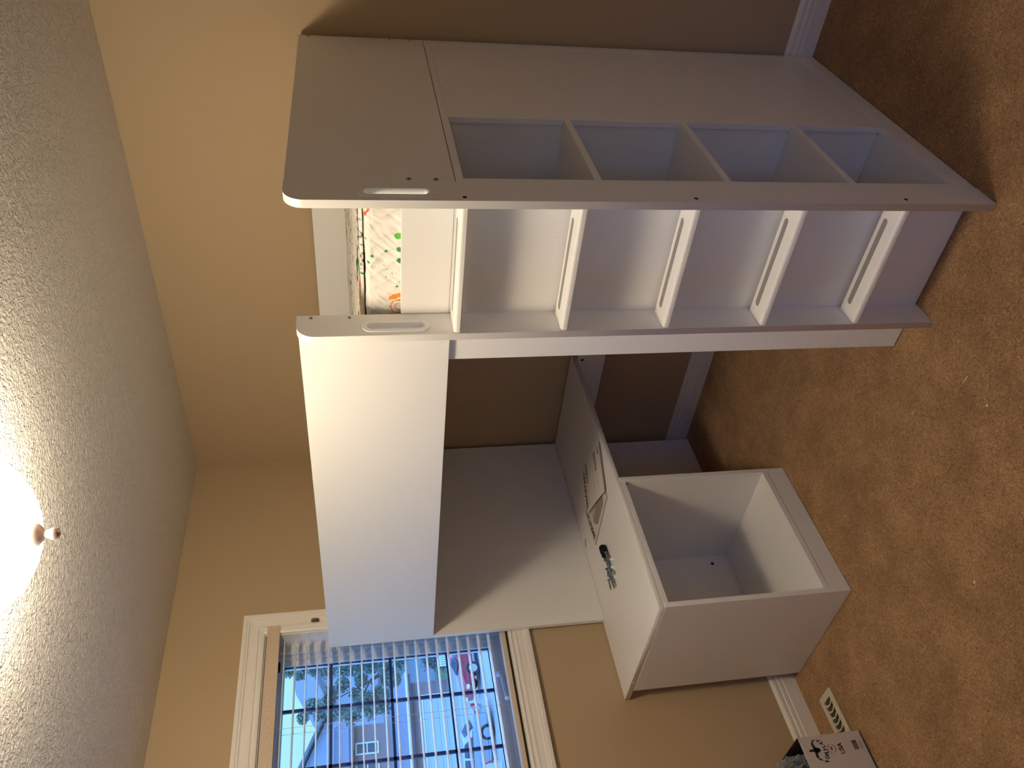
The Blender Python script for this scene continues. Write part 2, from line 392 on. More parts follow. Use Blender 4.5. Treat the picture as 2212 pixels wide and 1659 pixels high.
# ------------------------------------------------------------------ ceiling light
lt = thing('ceiling_light', (LX, LY, ZC), 'round frosted glass dome light glowing on the ceiling, with a small knob', 'ceiling light')
lathe('base_pan', [(.0, 0), (.13, 0), (.135, -.012), (.128, -.022), (0, -.022)], (LX, LY, ZC), brass, lt)
pr = []
for i in range(15):
    a = PI/2*i/14; pr.append((.157*math.cos(a)+0.0, -.118*math.sin(a)))
pr = [(.150, .012)]+pr[:-1]+[(.004, -.118)]
o = lathe('glass_bowl', pr, (LX, LY, 2.409), bowl_m, lt, 64)
fz = 2.291
lathe('finial', [(.0, .002), (.024, .001), (.0245, -.001), (.015, -.010), (.007, -.014), (.006, -.018), (.0085, -.020), (.0085, -.022), (.011, -.026), (.0125, -.032), (.010, -.039), (.004, -.043), (0, -.044)], (LX, LY, fz), brass, lt, 32)

# ------------------------------------------------------------------ loft bed
D = 1.098; YP = .0917; YR = .0775; XL = -1.966; XI = -1.946; T = .0205
bed = thing('loft_bed', (0, 0, 0), 'white loft bed with ladder, shelf cubbies in its end and open desk space below', 'bed')
fx = lambda a, b_, d: (d, a, b_)
def arc(cx, cy, r, a0, a1, n_): return [(cx+r*math.cos(a0+(a1-a0)*i/n_), cy+r*math.sin(a0+(a1-a0)*i/n_)) for i in range(n_+1)]
def stile(x0, x1):
    outer = [(YP, 0), (YP, 1.82)]+arc(.048, 1.82-.048, .048, PI/2, PI, 10)+[(0, 0)]
    outer = outer[::-1]
    h = stadium(.0375, 1.565, .030, .158)
    s = plate('ladder_side', outer, [h], fx, x0, x1, white, bed)
    for xa, xb in ((x1-.001, x1+.0032), (x0-.0032, x0+.001)):
        plate('grip_rim', stadium(.0365, 1.565, .046, .176, 10), [stadium(.0385, 1.565, .027, .150, 10)], fx, xa, xb, white2, s, .001)
    plate('grip_liner', stadium(.0375, 1.565, .030, .158), [stadium(.0385, 1.565, .027, .150)], fx, x0+.0002, x1-.0002, white2, s)
    return s
sB = stile(-.0208, 0); sA = stile(-.406, -.3852)
rung_prof = [(.003, .0035), (.003, .010)]+arc(.003+.009, .0105, .009, PI, PI/2, 5)+[(.078, .0195), (.078, 0), (.0065, 0)]
for k in range(5):
    zt = .262+.289*k; zb = zt-.0195
    outer = [(.0032+0, 0)]
    o = prism('rung', [(a, b_+zb) for a, b_ in rung_prof], lambda a, b_, d: (d, a, b_), -.3845, -.0215, edgew, bed)
    plate('grip_strip', stadium(-.2115, .0525, .276, .0190), [], lambda a, b_, d: (a, b_, d), zt-.0006, zt+.0006, grip, o)
box('storage_front_panel', -.547, 0, YP+.0002, YP+.0205, .003, 1.4205, white, bed)
box('storage_top', -.527, 0, .1125, 1.0605, 1.4005, 1.4200, white, bed)
box('storage_side', -.547, -.5275, .1125, D, .003, 1.4205, white, bed)
box('cubby_divider', -.5270, -.0185, .4865, .5060, .071, 1.400, white, bed)
box('cubby_bottom', -.5270, 0, .1125, 1.0605, .0500, .0700, white, bed)
for z in (1.0710, .7235, .3700): box('shelf', -.5270, 0, .1125, .4862, z-.0185, z, white, bed)
box('closed_panel', -.0180, -.0008, .4795, 1.0602, .0704, 1.4002, white, bed)
box('back_stile', -.0205, 0, 1.0610, D, .003, 1.4205, white, bed)
box('plinth', -.0205, 0, .1125, 1.0605, .003, .0496, white, bed)
box('end_board', -.0205, 0, YP+.0004, D, 1.4222, 1.82, white, bed)
box('guard_rail', XI, -.4062, YR, YR+.0205, 1.417, 1.8195, white, bed)
box('entry_rail', -.3850, -.0210, YP+.0004, YP+.0205, 1.4215, 1.5500, white, bed)
box('back_rail', XI, -.0207, D-.0205, D, 1.4215, 1.8200, white, bed)
box('end_panel', XL, XI, YR, .5085, .7115, 1.8195, white, bed)
box('end_panel', XL, XI, .5095, D, .7115, 1.8195, white, bed)
box('end_panel', XL, XI, .5095, D-.016, .003, .6895, white, bed)
box('bed_base', XI+.0005, -.021, YP+.0215, D-.021, 1.4215, 1.4415, mat('bed_base_ply', (.6, .55, .47), .6), bed)
box('back_brace', XI+.0005, -.5475, 1.062, 1.080, .558, .6895, white, bed)
def dot(name, c, ax, r, m, par, h=.0012):
    c = Vector(c); d = Vector(ax)
    return cyl(name, c-d*.0005, c+d*h, r, m, par, seg=20)
def screwhead(c, ax, r=.0065):
    s = dot('screw', c, ax, r, steel, bed)
    cyl('hex_socket', Vector(c)+Vector(ax)*.0009, Vector(c)+Vector(ax)*.0014, r*.5, hole, s, seg=6)
for y, z in ((.1044, 1.5322), (.1037, 1.4673), (1.0895, 1.7895), (1.0895, 1.4674)): screwhead((0, y, z), (1, 0, 0), .0068 if y < .5 else .0045)
for y, z in ((.0175, 1.4085), (.0193, .8355), (.0229, .2553)): dot('bolt_hole', (0, y, z), (1, 0, 0), .0055, hole, bed, .0003)
dot('bolt_hole', (0, 1.089, 1.5311), (1, 0, 0), .003, hole, bed, .0003)
for y, z in ((.080, 1.7832), (.079, 1.6852)): screwhead((-.3852, y, z), (1, 0, 0), .0052)
for x, z in ((-.1563, 1.1545), (-.5380, 1.1514), (-.5356, .2698)): dot('cap', (x, YP, z), (0, -1, 0), .0045, white2, bed)
dot('bolt_hole', (-1.372, 1.062, .6655), (0, -1, 0), .007, hole, bed, .0003)

# ------------------------------------------------------------------ mattress + quilt
WHT = (.70, .68, .64)
GR, OR, RD, BK = (.03, .22, .06), (.80, .22, .02), (.85, .10, .04), (.02, .02, .03)
def printed(name, nu, nv, fpos, fcol, parent=None, close=None):
    vs = [fpos(i/nu, j/nv) for j in range(nv+1) for i in range(nu+1)]
    fs = [(j*(nu+1)+i, j*(nu+1)+i+1, (j+1)*(nu+1)+i+1, (j+1)*(nu+1)+i) for j in range(nv) for i in range(nu)]
    o = mesh(name, vs, fs, fab, parent, smooth=True)
    ca = o.data.color_attributes.new('print', 'FLOAT_COLOR', 'POINT')
    off = wloc(parent)
    for i, vt in enumerate(o.data.vertices): ca.data[i].color = (*fcol(vt.co+off), 1)
    return o
dots = [(-.207, 1.586, .0042), (-.228, 1.6215, .0045), (-.249, 1.631, .0036), (-.262, 1.586, .0018), (-.259, 1.581, .0013), (-.272, 1.572, .0014), (-.284, 1.587, .0020),
        (-.260, 1.616, .0014), (-.312, 1.560, .0035), (-.18, 1.637, .0020), (-.252, 1.592, .0012), (-.16, 1.556, .0095), (-.198, 1.553, .0080), (-.232, 1.553, .0072), (-.62, 1.60, .006), (-.8, 1.58, .008), (-1.2, 1.6, .006)]
def seg_d(px, pz, a, b_):
    vx, vz = b_[0]-a[0], b_[1]-a[1]; tt = max(0, min(1, ((px-a[0])*vx+(pz-a[1])*vz)/(vx*vx+vz*vz+1e-12)))
    return math.hypot(px-a[0]-tt*vx, pz-a[1]-tt*vz)
def col_front(p):
    x, z = p.x, p.z
    for cx, cz, r in dots:
        if math.hypot(x-cx, (z-cz)) < r: return GR if r < .009 else (.10, .45, .05)
    if seg_d(x, z, (-.352, 1.578), (-.338, 1.548)) < .0065 and z < 1.58: return OR
    d = math.hypot(x+.376, z-1.556)
    if abs(d-.020) < .0016 or abs(d-.009) < .0014: return (.65, .20, .03)
    d = seg_d(x, z, (-.092, 1.628), (-.112, 1.640))
    if d < .003+.003*noise.noise(Vector((x*400, z*400, 0))): return RD
    return WHT
def mpos(s, q):
    # cross-section: up the front face, over the rounded edge, back across the top
    x = XI+.008+(-.024-(XI+.008))*s
    d = .19*q/.72 if q < .72 else .19+.93*(q-.72)/.28
    wr = .007*noise.noise(Vector((x*14, d*10, 1)))+.0075*1.5*(.35-abs(noise.noise(Vector((x*26+d*22, d*7-x*4, 4)))))+.005*(.3-abs(noise.noise(Vector((x*48-d*40, d*14+x*9, 9)))))
    if d < .15: return (x, .128-wr-.012*math.sin(d/.15*PI), 1.448+d*1.15)
    if d < .19:
        a = (d-.15)/.04*PI/2; return (x, .150-.022*math.cos(a)-wr*.6, 1.6205+.018*math.sin(a)+wr*.3)
    return (x, .150+(d-.19)*(.915/.93), 1.6385+wr*.35)
mt = thing('mattress', (-.98, .6, 1.4416), 'mattress in wrinkled white cotton printed with green dots and orange rings, inside the bed', 'mattress')
printed('cover', 900, 120, mpos, col_front, mt)
box('core', XI+.01, -.026, .150, 1.070, 1.4425, 1.615, mat('mattress_core', (.8, .78, .75), .9), mt, .004)
def col_top(p):
    x, y = p.x, p.y
    k = 0
    yl = .30+.06*math.sin(x*9)+.02*noise.noise(Vector((x*60, 0, 0)))
    if abs(y-yl) < .010+.014*abs(noise.noise(Vector((x*90, 3, 0)))): return BK
    nz = noise.noise(Vector((x*26, y*26, 2)))
    if abs(nz) < .035 and noise.noise(Vector((x*8, y*8, 7))) > .05: return BK
    if noise.noise(Vector((x*13, y*13, 5))) > .52: return (.10, .42, .10)
    if x < -.37 and .24 < y < .28 and noise.noise(Vector((x*40, y*40, 5))) > -.2: return OR
    if noise.noise(Vector((x*60, y*60, 15))) > .62: return GR
    return WHT
def qpos(s, q):
    x = XI+.010+(-.026-(XI+.010))*s; y = .19+.87*q
    edge = min(1, q*9)**.5*min(1, (1-q)*8+.2)**.5
    h = .006+.046*min(1, q*1.15)*edge
    return (x, y, 1.6430+h*1.0*(1 if q > 0 else 0)+.0035*noise.noise(Vector((x*14, y*14, 3)))*edge+.002*edge*noise.noise(Vector((x*40, y*30, 3))))
qt = printed('quilt', 700, 300, qpos, col_top)
sd_ = qt.modifiers.new('thickness', 'SOLIDIFY'); sd_.thickness = .003; sd_.offset = 1
tag(qt, 'thin white quilt with black scribbled and green print, spread over the mattress', 'quilt')

# ------------------------------------------------------------------ desk + cabinet
ZD = .7106
dk = thing('desk', (-1.67, .43, .69), 'white desk top sticking out from under the loft bed, above the open cabinet', 'desk')
ogr = stadium(-1.915, .445, .056, .056, 8)
box_outer = [(-1.9793, -.2568), (-1.3637, -.2568), (-1.3637, 1.098), (-1.9793, 1.098)]
plate('desk_top', box_outer, [ogr], lambda a, b_, d: (a, b_, d), ZD-.0206, ZD, white, dk, .0006)
plate('cable_grommet', stadium(-1.915, .445, .064, .064, 10), [stadium(-1.915, .445, .046, .046, 10)], lambda a, b_, d: (a, b_, d), ZD-.018, ZD+.0016, white2, dk)
cyl('grommet_lid', (-1.915, .445, ZD-.006), (-1.915, .445, ZD-.002), .0235, mat('grommet_grey', (.42, .39, .34), .5), dk, seg=32)
dot('cap', (-1.395, -.2568, .7005), (0, -1, 0), .0042, white2, dk); dot('cap', (-1.8535, -.2568, .7005), (0, -1, 0), .0042, white2, dk)
cb = thing('desk_cabinet', (-1.64, .03, 0), 'white open cabinet box without doors standing on the carpet under the desk', 'cabinet')
CX0, CX1, CY0, CY1, CT = -1.9132, -1.3585, -.2576, .328, .0190
ZT = ZD-.0212
box('side_panel', CX0, CX1, CY0, CY0+CT, .002, ZT, white, cb)
box('side_panel', CX0, CX1, CY1-CT, CY1, .002, ZT, white, cb)
box('back_panel', CX0+.004, CX0+.020, CY0+CT+.0003, CY1-CT-.0003, .06, ZT, white, cb)
box('bottom_board', CX0+.021, CX1-.0005, CY0+CT+.0003, CY1-CT-.0003, .0785, .0990, white, cb)
box('plinth', CX1-.020, CX1-.0015, CY0+CT+.0003, CY1-CT-.0003, .002, .0765, white, cb)
box('top_rail', CX1-.08, CX1-.004, CY0+CT+.0003, CY1-CT-.0003, ZT-.018, ZT, white, cb)
cyl('bolt_hole', (CX1-.022, CY1-CT-.0003, .668), (CX1-.022, CY1-CT+.001, .668), .0085, mat('cam_brown', (.10, .05, .03), .6), cb)
cyl('bolt_hole', (CX0+.0195, .268, .181), (CX0+.0204, .268, .181), .0075, hole, cb)
pm = bpy.data.meshes.new('pin_hole'); bm = bmesh.new(); bmesh.ops.create_circle(bm, cap_ends=True, segments=8, radius=.0016)
bmesh.ops.rotate(bm, verts=bm.verts, matrix=Matrix.Rotation(PI/2, 3, 'X')); bm.to_mesh(pm); bm.free(); pm.materials.append(mat('pin_hole_shade', (.30, .25, .20), .9))
for xx in (-1.363-.012, -1.565, -1.862):
    for k in range(22):
        o = bpy.data.objects.new('pin_hole', pm); COL.objects.link(o); o.parent = cb
        o.location = Vector((xx, CY1-CT-.0004, .6495-.0253*k+.0))-cb.location
        if .6495-.0253*k < .11: bpy.data.objects.remove(o)

# ------------------------------------------------------------------ booklets on the desk
def booklet(name, origin, right, up, z0, label, tilt=0.0, lift=0.0, curl=0.0, pages=.0045):
    t = thing(name, (origin[0], origin[1], z0), label, 'booklet', 'assembly booklets on the desk')
    Wd, Hh = .210, .297
    r = Vector((*right, 0)).normalized(); q = Vector((*up, 0)).normalized()
    def P(a, b_, h):   # a across, b up the page
        zz = h+lift*(1-a/Wd)+curl*math.sin(PI*max(0, min(1, b_/Hh)))*(1-.5*a/Wd)+tilt*b_
        return tuple(r*a+q*b_+Vector((0, 0, zz)))
    nu, nv = 8, 16
    def sheet(nm, h0, h1, m, grow=0.0, parent=t):
        vs = []; fs = []
        for lay in (h0, h1):
            for j in range(nv+1):
                for i in range(nu+1): vs.append(P(-grow+(Wd+2*grow)*i/nu, -grow+(Hh+2*grow)*j/nv, lay))
        n1_ = (nu+1)*(nv+1)
        for j in range(nv):
            for i in range(nu):
                a = j*(nu+1)+i; fs.append((a, a+nu+1, a+nu+2, a+1)); fs.append((a+n1_, a+1+n1_, a+nu+2+n1_, a+nu+1+n1_))
        for j in range(nv):
            a = j*(nu+1); fs.append((a, a+n1_, a+nu+1+n1_, a+nu+1)); a += nu; fs.append((a, a+nu+1, a+nu+1+n1_, a+n1_))
        for i in range(nu):
            a = i; fs.append((a, a+1, a+1+n1_, a+n1_)); a = nv*(nu+1)+i; fs.append((a, a+n1_, a+1+n1_, a+1))
        return mesh(nm, vs, fs, m, parent, local=True)
    sheet('pages', .0004, pages-.0004, paperedge, -.0006)
    sheet('cover', pages-.0004, pages, paper)
    sheet('back_cover', 0, .0004, paper)
    def bend(o):
        for vt in o.data.vertices: vt.co = Vector(P(vt.co.x, vt.co.y, pages+.0002+vt.co.z))
        return o
    bend(text('title_text', 'SMÅSTAD', .038, ink, t, Matrix.Translation((.018, .258, 0)), bold=.0010, sx=.95))
    return t, bend
def flat(nm, pts, m, par, bend, th=.0003):
    k = len(pts); bm = bmesh.new()
    lo = [bm.verts.new((a, b_, 0)) for a, b_ in pts]; hi = [bm.verts.new((a, b_, th)) for a, b_ in pts]
    bm.faces.new(hi); 
    for i in range(k): bm.faces.new((lo[i], lo[(i+1) % k], hi[(i+1) % k], hi[i]))
    me = bpy.data.meshes.new(nm); bm.to_mesh(me); bm.free()
    return bend(add(nm, me, m, par))
def strip(nm, a, b_, wd, m, par, bend):
    a = Vector(a); b_ = Vector(b_); d = (b_-a).normalized(); nn = Vector((-d.y, d.x))*wd/2
    return flat(nm, [tuple(a-nn), tuple(b_-nn), tuple(b_+nn), tuple(a+nn)], m, par, bend)
t1, bend1 = booklet('instruction_booklet', (-1.4909, .3425), (-.0285, 1), (-1, -.0285), ZD+.0004, 'lower booklet with a grey dome drawing, partly covered by the other, near the screwdriver', pages=.004)
flat('cover_drawing', [(.018, .055), (.050, .03), (.115, .03), (.185, .07), (.185, .20), (.15, .225), (.06, .225), (.022, .19)], greyink, t1, bend1)
zig = mat('pale_ink', (.50, .46, .42), .8)
flat('cover_drawing', [(.075, .225), (.092, .12), (.104, .20), (.122, .11), (.140, .225)][::-1], zig, t1, lambda o: (bend1(o), [setattr(vt, 'co', vt.co+Vector((0, 0, .0004))) for vt in o.data.vertices])[0])
t2, bend2 = booklet('instruction_booklet', (-1.474, .359), (.462, .887), (-.925, .374), ZD+.0048, 'upper booklet with a line drawing of the bed, lying skewed on the other booklet', lift=.004, tilt=-.003, curl=.004, pages=.005)
flat('cover_drawing', [(.112, .060), (.195, .060), (.195, .235), (.112, .235)], greyink, t2, bend2)
pale = zig
lift_ = lambda k: (lambda o: (bend2(o), [setattr(vt, 'co', vt.co+Vector((0, 0, k))) for vt in o.data.vertices])[0])
for a, b_ in (((.145, .06), (.145, .235)), ((.127, .06), (.127, .235)), ((.112, .12), (.145, .12))): strip('drawn_line', a, b_, .0022, pale, t2, lift_(.0004))
for a, b_ in (((.10, .06), (.10, .235)), ((.03, .06), (.10, .06)), ((.03, .235), (.10, .235)), ((.03, .06), (.03, .235)), ((.03, .12), (.10, .12)), ((.065, .06), (.065, .16)), ((.045, .12), (.045, .235))): strip('drawn_line', a, b_, .0012, greyink, t2, bend2)
flat('footer_mark', [(.165, .018), (.200, .018), (.200, .026), (.165, .026)], ink, t2, bend2)

# ------------------------------------------------------------------ hardware pile
sd = thing('screwdriver', (-1.675, .245, ZD), 'short screwdriver with a thick black handle at the end of the hardware pile', 'screwdriver', rot=(0, 0, -1.62))
def lathe_x(nm, prof, m, par, zc, seg=20):
    vs = []; fs = []; k = len(prof)
    for i in range(seg):
        a = 2*PI*i/seg
        for x, r in prof: vs.append((x, r*math.cos(a), zc+r*math.sin(a)))
    for i in range(seg):
        j = (i+1) % seg
        for q in range(k-1): fs.append((i*k+q, i*k+q+1, j*k+q+1, j*k+q))
    return mesh(nm, vs, fs, m, par, local=True, smooth=True)
lathe_x('handle', [(0, 0), (0, .010), (.004, .0145), (.012, .0155), (.034, .0150), (.040, .0115), (.044, .0135), (.050, .0135), (.053, .006), (.053, 0)], black, sd, .0158)
lathe_x('shaft', [(.05, 0), (.05, .003), (.075, .003), (.080, .0012), (.080, 0)], steel, sd, .0158, 12)
bolt_me = bpy.data.meshes.new('bolt'); bm = bmesh.new()
cyl_bm(bm, (0, 0, 0), (.040, 0, 0), .0030, seg=10); cyl_bm(bm, (-.004, 0, 0), (.0005, 0, 0), .0062, seg=14)
for k in range(10): cyl_bm(bm, (.012+k*.0026, 0, 0), (.0132+k*.0026, 0, 0), .0036, seg=8)
bm.to_mesh(bolt_me); bm.free(); bolt_me.materials.append(steel)
random.seed(3)
bolt0 = None
for k in range(18):
    tt = k/17; cx = -1.668-.040*tt+random.uniform(-.012, .012); cy = .212-.105*tt+random.uniform(-.008, .008)
    o = bpy.data.objects.new('bolt', bolt_me); COL.objects.link(o)
    o.location = (cx, cy, ZD+.0065+.0045*(k % 3)); o.rotation_euler = (random.uniform(0, 3), random.uniform(-.08, .12), -PI/2+random.uniform(-.55, .55))
    tag(o, 'small zinc bolt in the loose pile of hardware on the desk', 'bolt', 'bolts in the hardware pile')
for k, (x, y) in enumerate(((-1.643, .1545), (-1.655, .126), (-1.660, .084))):
    lb = ['white plastic fitting beside the middle of the bolts, nearest the screwdriver', 'white plastic fitting half hidden by the bolts, next to the metal ring', 'white plastic fitting at the far end of the pile, beside the thin steel pin'][k]
    t = thing('plastic_fitting', (x, y, ZD), lb, 'fitting')
    lathe('flange', [(0, .0), (.0085, .0), (.0085, .003), (0, .003)], (x, y, ZD+.0002), white2, t, 20)
    lathe('stem', [(.0055, .003), (.0055, .011), (.004, .013), (0, .013)], (x, y, ZD+.0002), white2, t, 16)
bm = bmesh.new()
def torus(bm, c, R0, r, seg=20, sg=8, ax=1.0, rotz=0):
    vs = []
    for i in range(seg):
        a = 2*PI*i/seg
        for j in range(sg):
            b2 = 2*PI*j/sg; rr = R0+r*math.cos(b2)
            p = Vector((rr*math.cos(a)*ax, rr*math.sin(a), r*math.sin(b2))); p.rotate(Matrix.Rotation(rotz, 3, 'Z')); vs.append(bm.verts.new(Vector(c)+p))
    for i in range(seg):
        for j in range(sg):
            bm.faces.new((vs[i*sg+j], vs[((i+1) % seg)*sg+j], vs[((i+1) % seg)*sg+(j+1) % sg], vs[i*sg+(j+1) % sg]))
torus(bm, (-1.664, .106, ZD+.0028), .0055, .0025)
tag(bmobj('metal_ring', bm, steel, smooth=True), 'small round steel ring lying beside the bolts', 'ring')
for k, dx in enumerate((0, .010)):
    bm = bmesh.new(); torus(bm, (-1.722+dx, .088-.002*k, ZD+.0014), .0052, .0011, ax=1.0, rotz=.3); 
    for vt in bm.verts: vt.co.y = .088+(vt.co.y-.088)*2.6
    tag(bmobj('wire_clip', bm, steel, smooth=True), ['bent wire loop at the end of the hardware pile, nearer the window wall', 'bent wire loop at the end of the hardware pile, nearer the steel pin'][k], 'clip')
tag(cyl('steel_pin', (-1.690, .085, ZD+.0022), (-1.694, .062, ZD+.0022), .002, steel, seg=12), 'thin straight steel pin lying on the desk by the white fittings', 'pin')

# ------------------------------------------------------------------ floor register
vt_ = thing('floor_register', (-1.81, -.53, 0), 'cream metal floor vent with curved louvres set in the carpet by the cabinet', 'vent')
vo = [(-1.860, -.68), (-1.760, -.68), (-1.760, -.406), (-1.766, -.400), (-1.853, -.400), (-1.860, -.406)]
plate('frame', vo, [[(-1.838, -.660), (-1.784, -.660), (-1.784, -.424), (-1.838, -.424)]], lambda a, b_, d: (a, b_, d), .001, .008, cream, vt_, .001)
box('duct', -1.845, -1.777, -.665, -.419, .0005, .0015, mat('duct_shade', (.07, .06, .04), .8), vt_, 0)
for k in range(10):
    y = -.424-.0228*(k+.75)
    vs = []; fs = []
    for i in range(9):
        s_ = i/8; x = -1.839+.056*s_; yy = y-.010*math.sin(s_*PI)+.004
        for (dy, z) in ((-.0035, .0072), (.0022, .0078), (.0050, .0030), (.0000, .0024)): vs.append((x, yy+dy, z))
    for i in range(8):
        for j in range(4): fs.append((i*4+j, (i+1)*4+j, (i+1)*4+(j+1) % 4, i*4+(j+1) % 4))
    mesh('louvre', vs, fs, cream, vt_)

# ------------------------------------------------------------------ cardboard box with bags
BX1, BY1, BH = -1.708, -.589, .238
bxo = thing('cardboard_box', (-1.825, -.78, 0), 'open white and dark printed carton on the floor against the window wall', 'box')
box('printed_side', BX1-.003, BX1, BY1-.40, BY1-.0004, .009, BH, boxw, bxo, .0006)
box('side', -1.965, BX1-.0034, BY1-.003, BY1, .009, BH+.002, boxd, bxo, .0006)
box('side', -1.965, -1.962, BY1-.40, BY1-.0034, .009, BH, boxd, bxo, .0006)
box('side', -1.965, BX1, BY1-.403, BY1-.4002, .009, BH, boxd, bxo, .0006)
box('base', -1.9615, BX1-.0036, BY1-.3996, BY1-.0036, .009, .013, boxd, bxo, .0006)
# artwork on the side: a across (-y) from the right edge, b up
def F(a, b_, d=0): return (BX1+.0003+d, BY1-a, b_)
def art(nm, pts, m, par=bxo):
    vs = [F(a, b_) for a, b_ in pts]; k = len(pts)
    vs += [F(a, b_, .0004) for a, b_ in pts]
    return mesh(nm, vs, [tuple(range(k, 2*k))]+[(i, (i+1) % k, k+(i+1) % k, k+i) for i in range(k)], m, par)
tm = lambda a, b_: Matrix(((0, 0, 1, BX1+.0005), (1, 0, 0, BY1-a), (0, 1, 0, b_), (0, 0, 0, 1)))
def txt(s, a, b_, size, m, bold=0, sx=1, rot=0):
    o = text('lettering', s, size, m, bxo, Matrix.Translation(-bxo.location) @ tm(a, b_) @ Matrix.Rotation(rot, 4, 'Z'), bold, .0002, sx)
    return o
letters = 'FOWLPLAY'
for i, chh in enumerate(letters):
    tt = i/7; a = .088-.068*tt
    b_ = .1565+.010*abs(tt-.5)*2*(abs(tt-.5)*2)
    txt(chh, a+.004, b_-.004, .0165+.008*abs(tt-.5), ink, .0009, .72, 0)
def wing(sgn):
    c = .049
    return [(c, .186), (c-sgn*.010, .190), (c-sgn*.026, .205-.012), (c-sgn*.036, .180), (c-sgn*.034, .192), (c-sgn*.022, .2015), (c-sgn*.008, .200), (c, .196)]
art('duck_wing', wing(1), ink); art('duck_wing', wing(-1)[::-1], ink)
art('duck_body', [(.049+.009*math.cos(a), .190+.014*math.sin(a)) for a in [2*PI*i/14 for i in range(14)]][::-1], ink)
art('duck_head', [(.049+.0045*math.cos(a), .209+.009*math.sin(a)) for a in [2*PI*i/12 for i in range(12)]][::-1], ink)
art('duck_breast', [(.044, .184), (.054, .184), (.051, .178), (.047, .178)], boxw)
def ringart(nm, ca, cb2, r0, r1, m, seg=20, a0=0, a1=2*PI):
    vs = []; fs = []
    for i in range(seg+1):
        a = a0+(a1-a0)*i/seg
        for r_ in (r0, r1): vs.append(F(ca+r_*math.cos(a), cb2+r_*math.sin(a), .0004))
    for i in range(seg): fs.append((i*2, i*2+1, i*2+3, i*2+2))
    return mesh(nm, vs, fs, m, bxo)
ringart('round_stamp', .050, .1345, .0125, .0160, greyink, 16, .3, 2.9); ringart('round_stamp', .050, .1345, .0125, .0160, greyink, 16, 3.4, 6.0)
art('stamp_mark', [(.056, .132), (.044, .132), (.043, .138), (.055, .138)], redink)
txt('U', .072, .094, .022, redink, .0008, .9); txt('SA', .0575, .094, .022, ink, .0008, .9)
for i in range(16):
    a = .062-.0019*i; wd = random.choice((.0006, .0010, .0013)); art('barcode_bar', [(a, .036), (a-wd, .036), (a-wd, .054), (a, .054)], ink)
for i in range(3): art('fine_print', [(.062, .030-.004*i), (.036, .030-.004*i), (.036, .0288-.004*i), (.062, .0288-.004*i)], greyink)
def leaf(ca, cb2, s_, m):
    pts = [(0, 1), (-.35, .5), (-.45, 0), (-.2, -.6), (0, -.8), (.2, -.6), (.45, 0), (.35, .5)]
    for i in range(8):
        p, q2 = pts[i], pts[(i+1) % 8]; d = Vector((q2[0]-p[0], q2[1]-p[1])).normalized(); nn = Vector((-d.y, d.x))*.06
        art('leaf_outline', [(ca+s_*(p[0]-nn.x), cb2+s_*(p[1]-nn.y)), (ca+s_*(q2[0]-nn.x), cb2+s_*(q2[1]-nn.y)), (ca+s_*(q2[0]+nn.x), cb2+s_*(q2[1]+nn.y)), (ca+s_*(p[0]+nn.x), cb2+s_*(p[1]+nn.y))], m)
leaf(.150, .100, .030, redink); leaf(.165, .030, .022, greyink)
# crumpled bags
def bag(name, c, rx, ry, rz, seed, label):
    bm = bmesh.new(); bmesh.ops.create_icosphere(bm, subdivisions=5, radius=1)
    for vt in bm.verts:
        p = vt.co.copy(); f_ = 1+.30*noise.noise(p*1.6+Vector((seed, 0, 0)))+.26*abs(noise.noise(p*4+Vector((0, seed, 0))))-.30*abs(noise.noise(p*7+Vector((0, 0, seed))))+.12*abs(noise.noise(p*15+Vector((seed, 0, seed))))
        vt.co = Vector((p.x*rx, p.y*ry, p.z*rz))*f_+Vector(c)
    return tag(bmobj(name, bm, film), label, 'bag', 'clear bags in the carton')
bag('plastic_bag', (-1.850, -.640, .20), .075, .036, .085, 3, 'crumpled clear plastic bag at the front corner of the carton, near the cabinet')
bag('plastic_bag', (-1.840, -.758, .20), .085, .054, .105, 8, 'larger crumpled clear plastic bag rising out of the carton, next to the other bag')
bag('plastic_bag', (-1.835, -.895, .15), .085, .062, .10, 5, 'crumpled clear plastic bag deep in the carton, furthest from the cabinet')
# small scraps on the carpet
for i, (x, y, sx_, sy_, lab, m_) in enumerate(((-.8524, -.5829, .006, .004, 'small white paper scrap on the open carpet in front of the cabinet', paper),
        (-.436, -.3079, .0045, .0045, 'small round tan chip on the carpet in front of the ladder', mat('tan_chip', (.75, .6, .38), .6)),
        (-.4285, -.205, .011, .002, 'thin pale sliver on the carpet near the ladder', paper),
        (-.655, -.104, .007, .002, 'tiny pale sliver on the carpet between ladder and cabinet', mat('tan_chip', (.75, .6, .38), .6)))):
    bm = bmesh.new(); bmesh.ops.create_icosphere(bm, subdivisions=2, radius=1)
    for vt in bm.verts: vt.co = Vector((x+vt.co.x*sx_*(1+.3*noise.noise(vt.co*3)), y+vt.co.y*sy_, .0025+vt.co.z*.0022))
    tag(bmobj(['paper_scrap', 'wood_chip', 'plastic_sliver', 'wood_sliver'][i], bm, m_), lab, 'scrap')

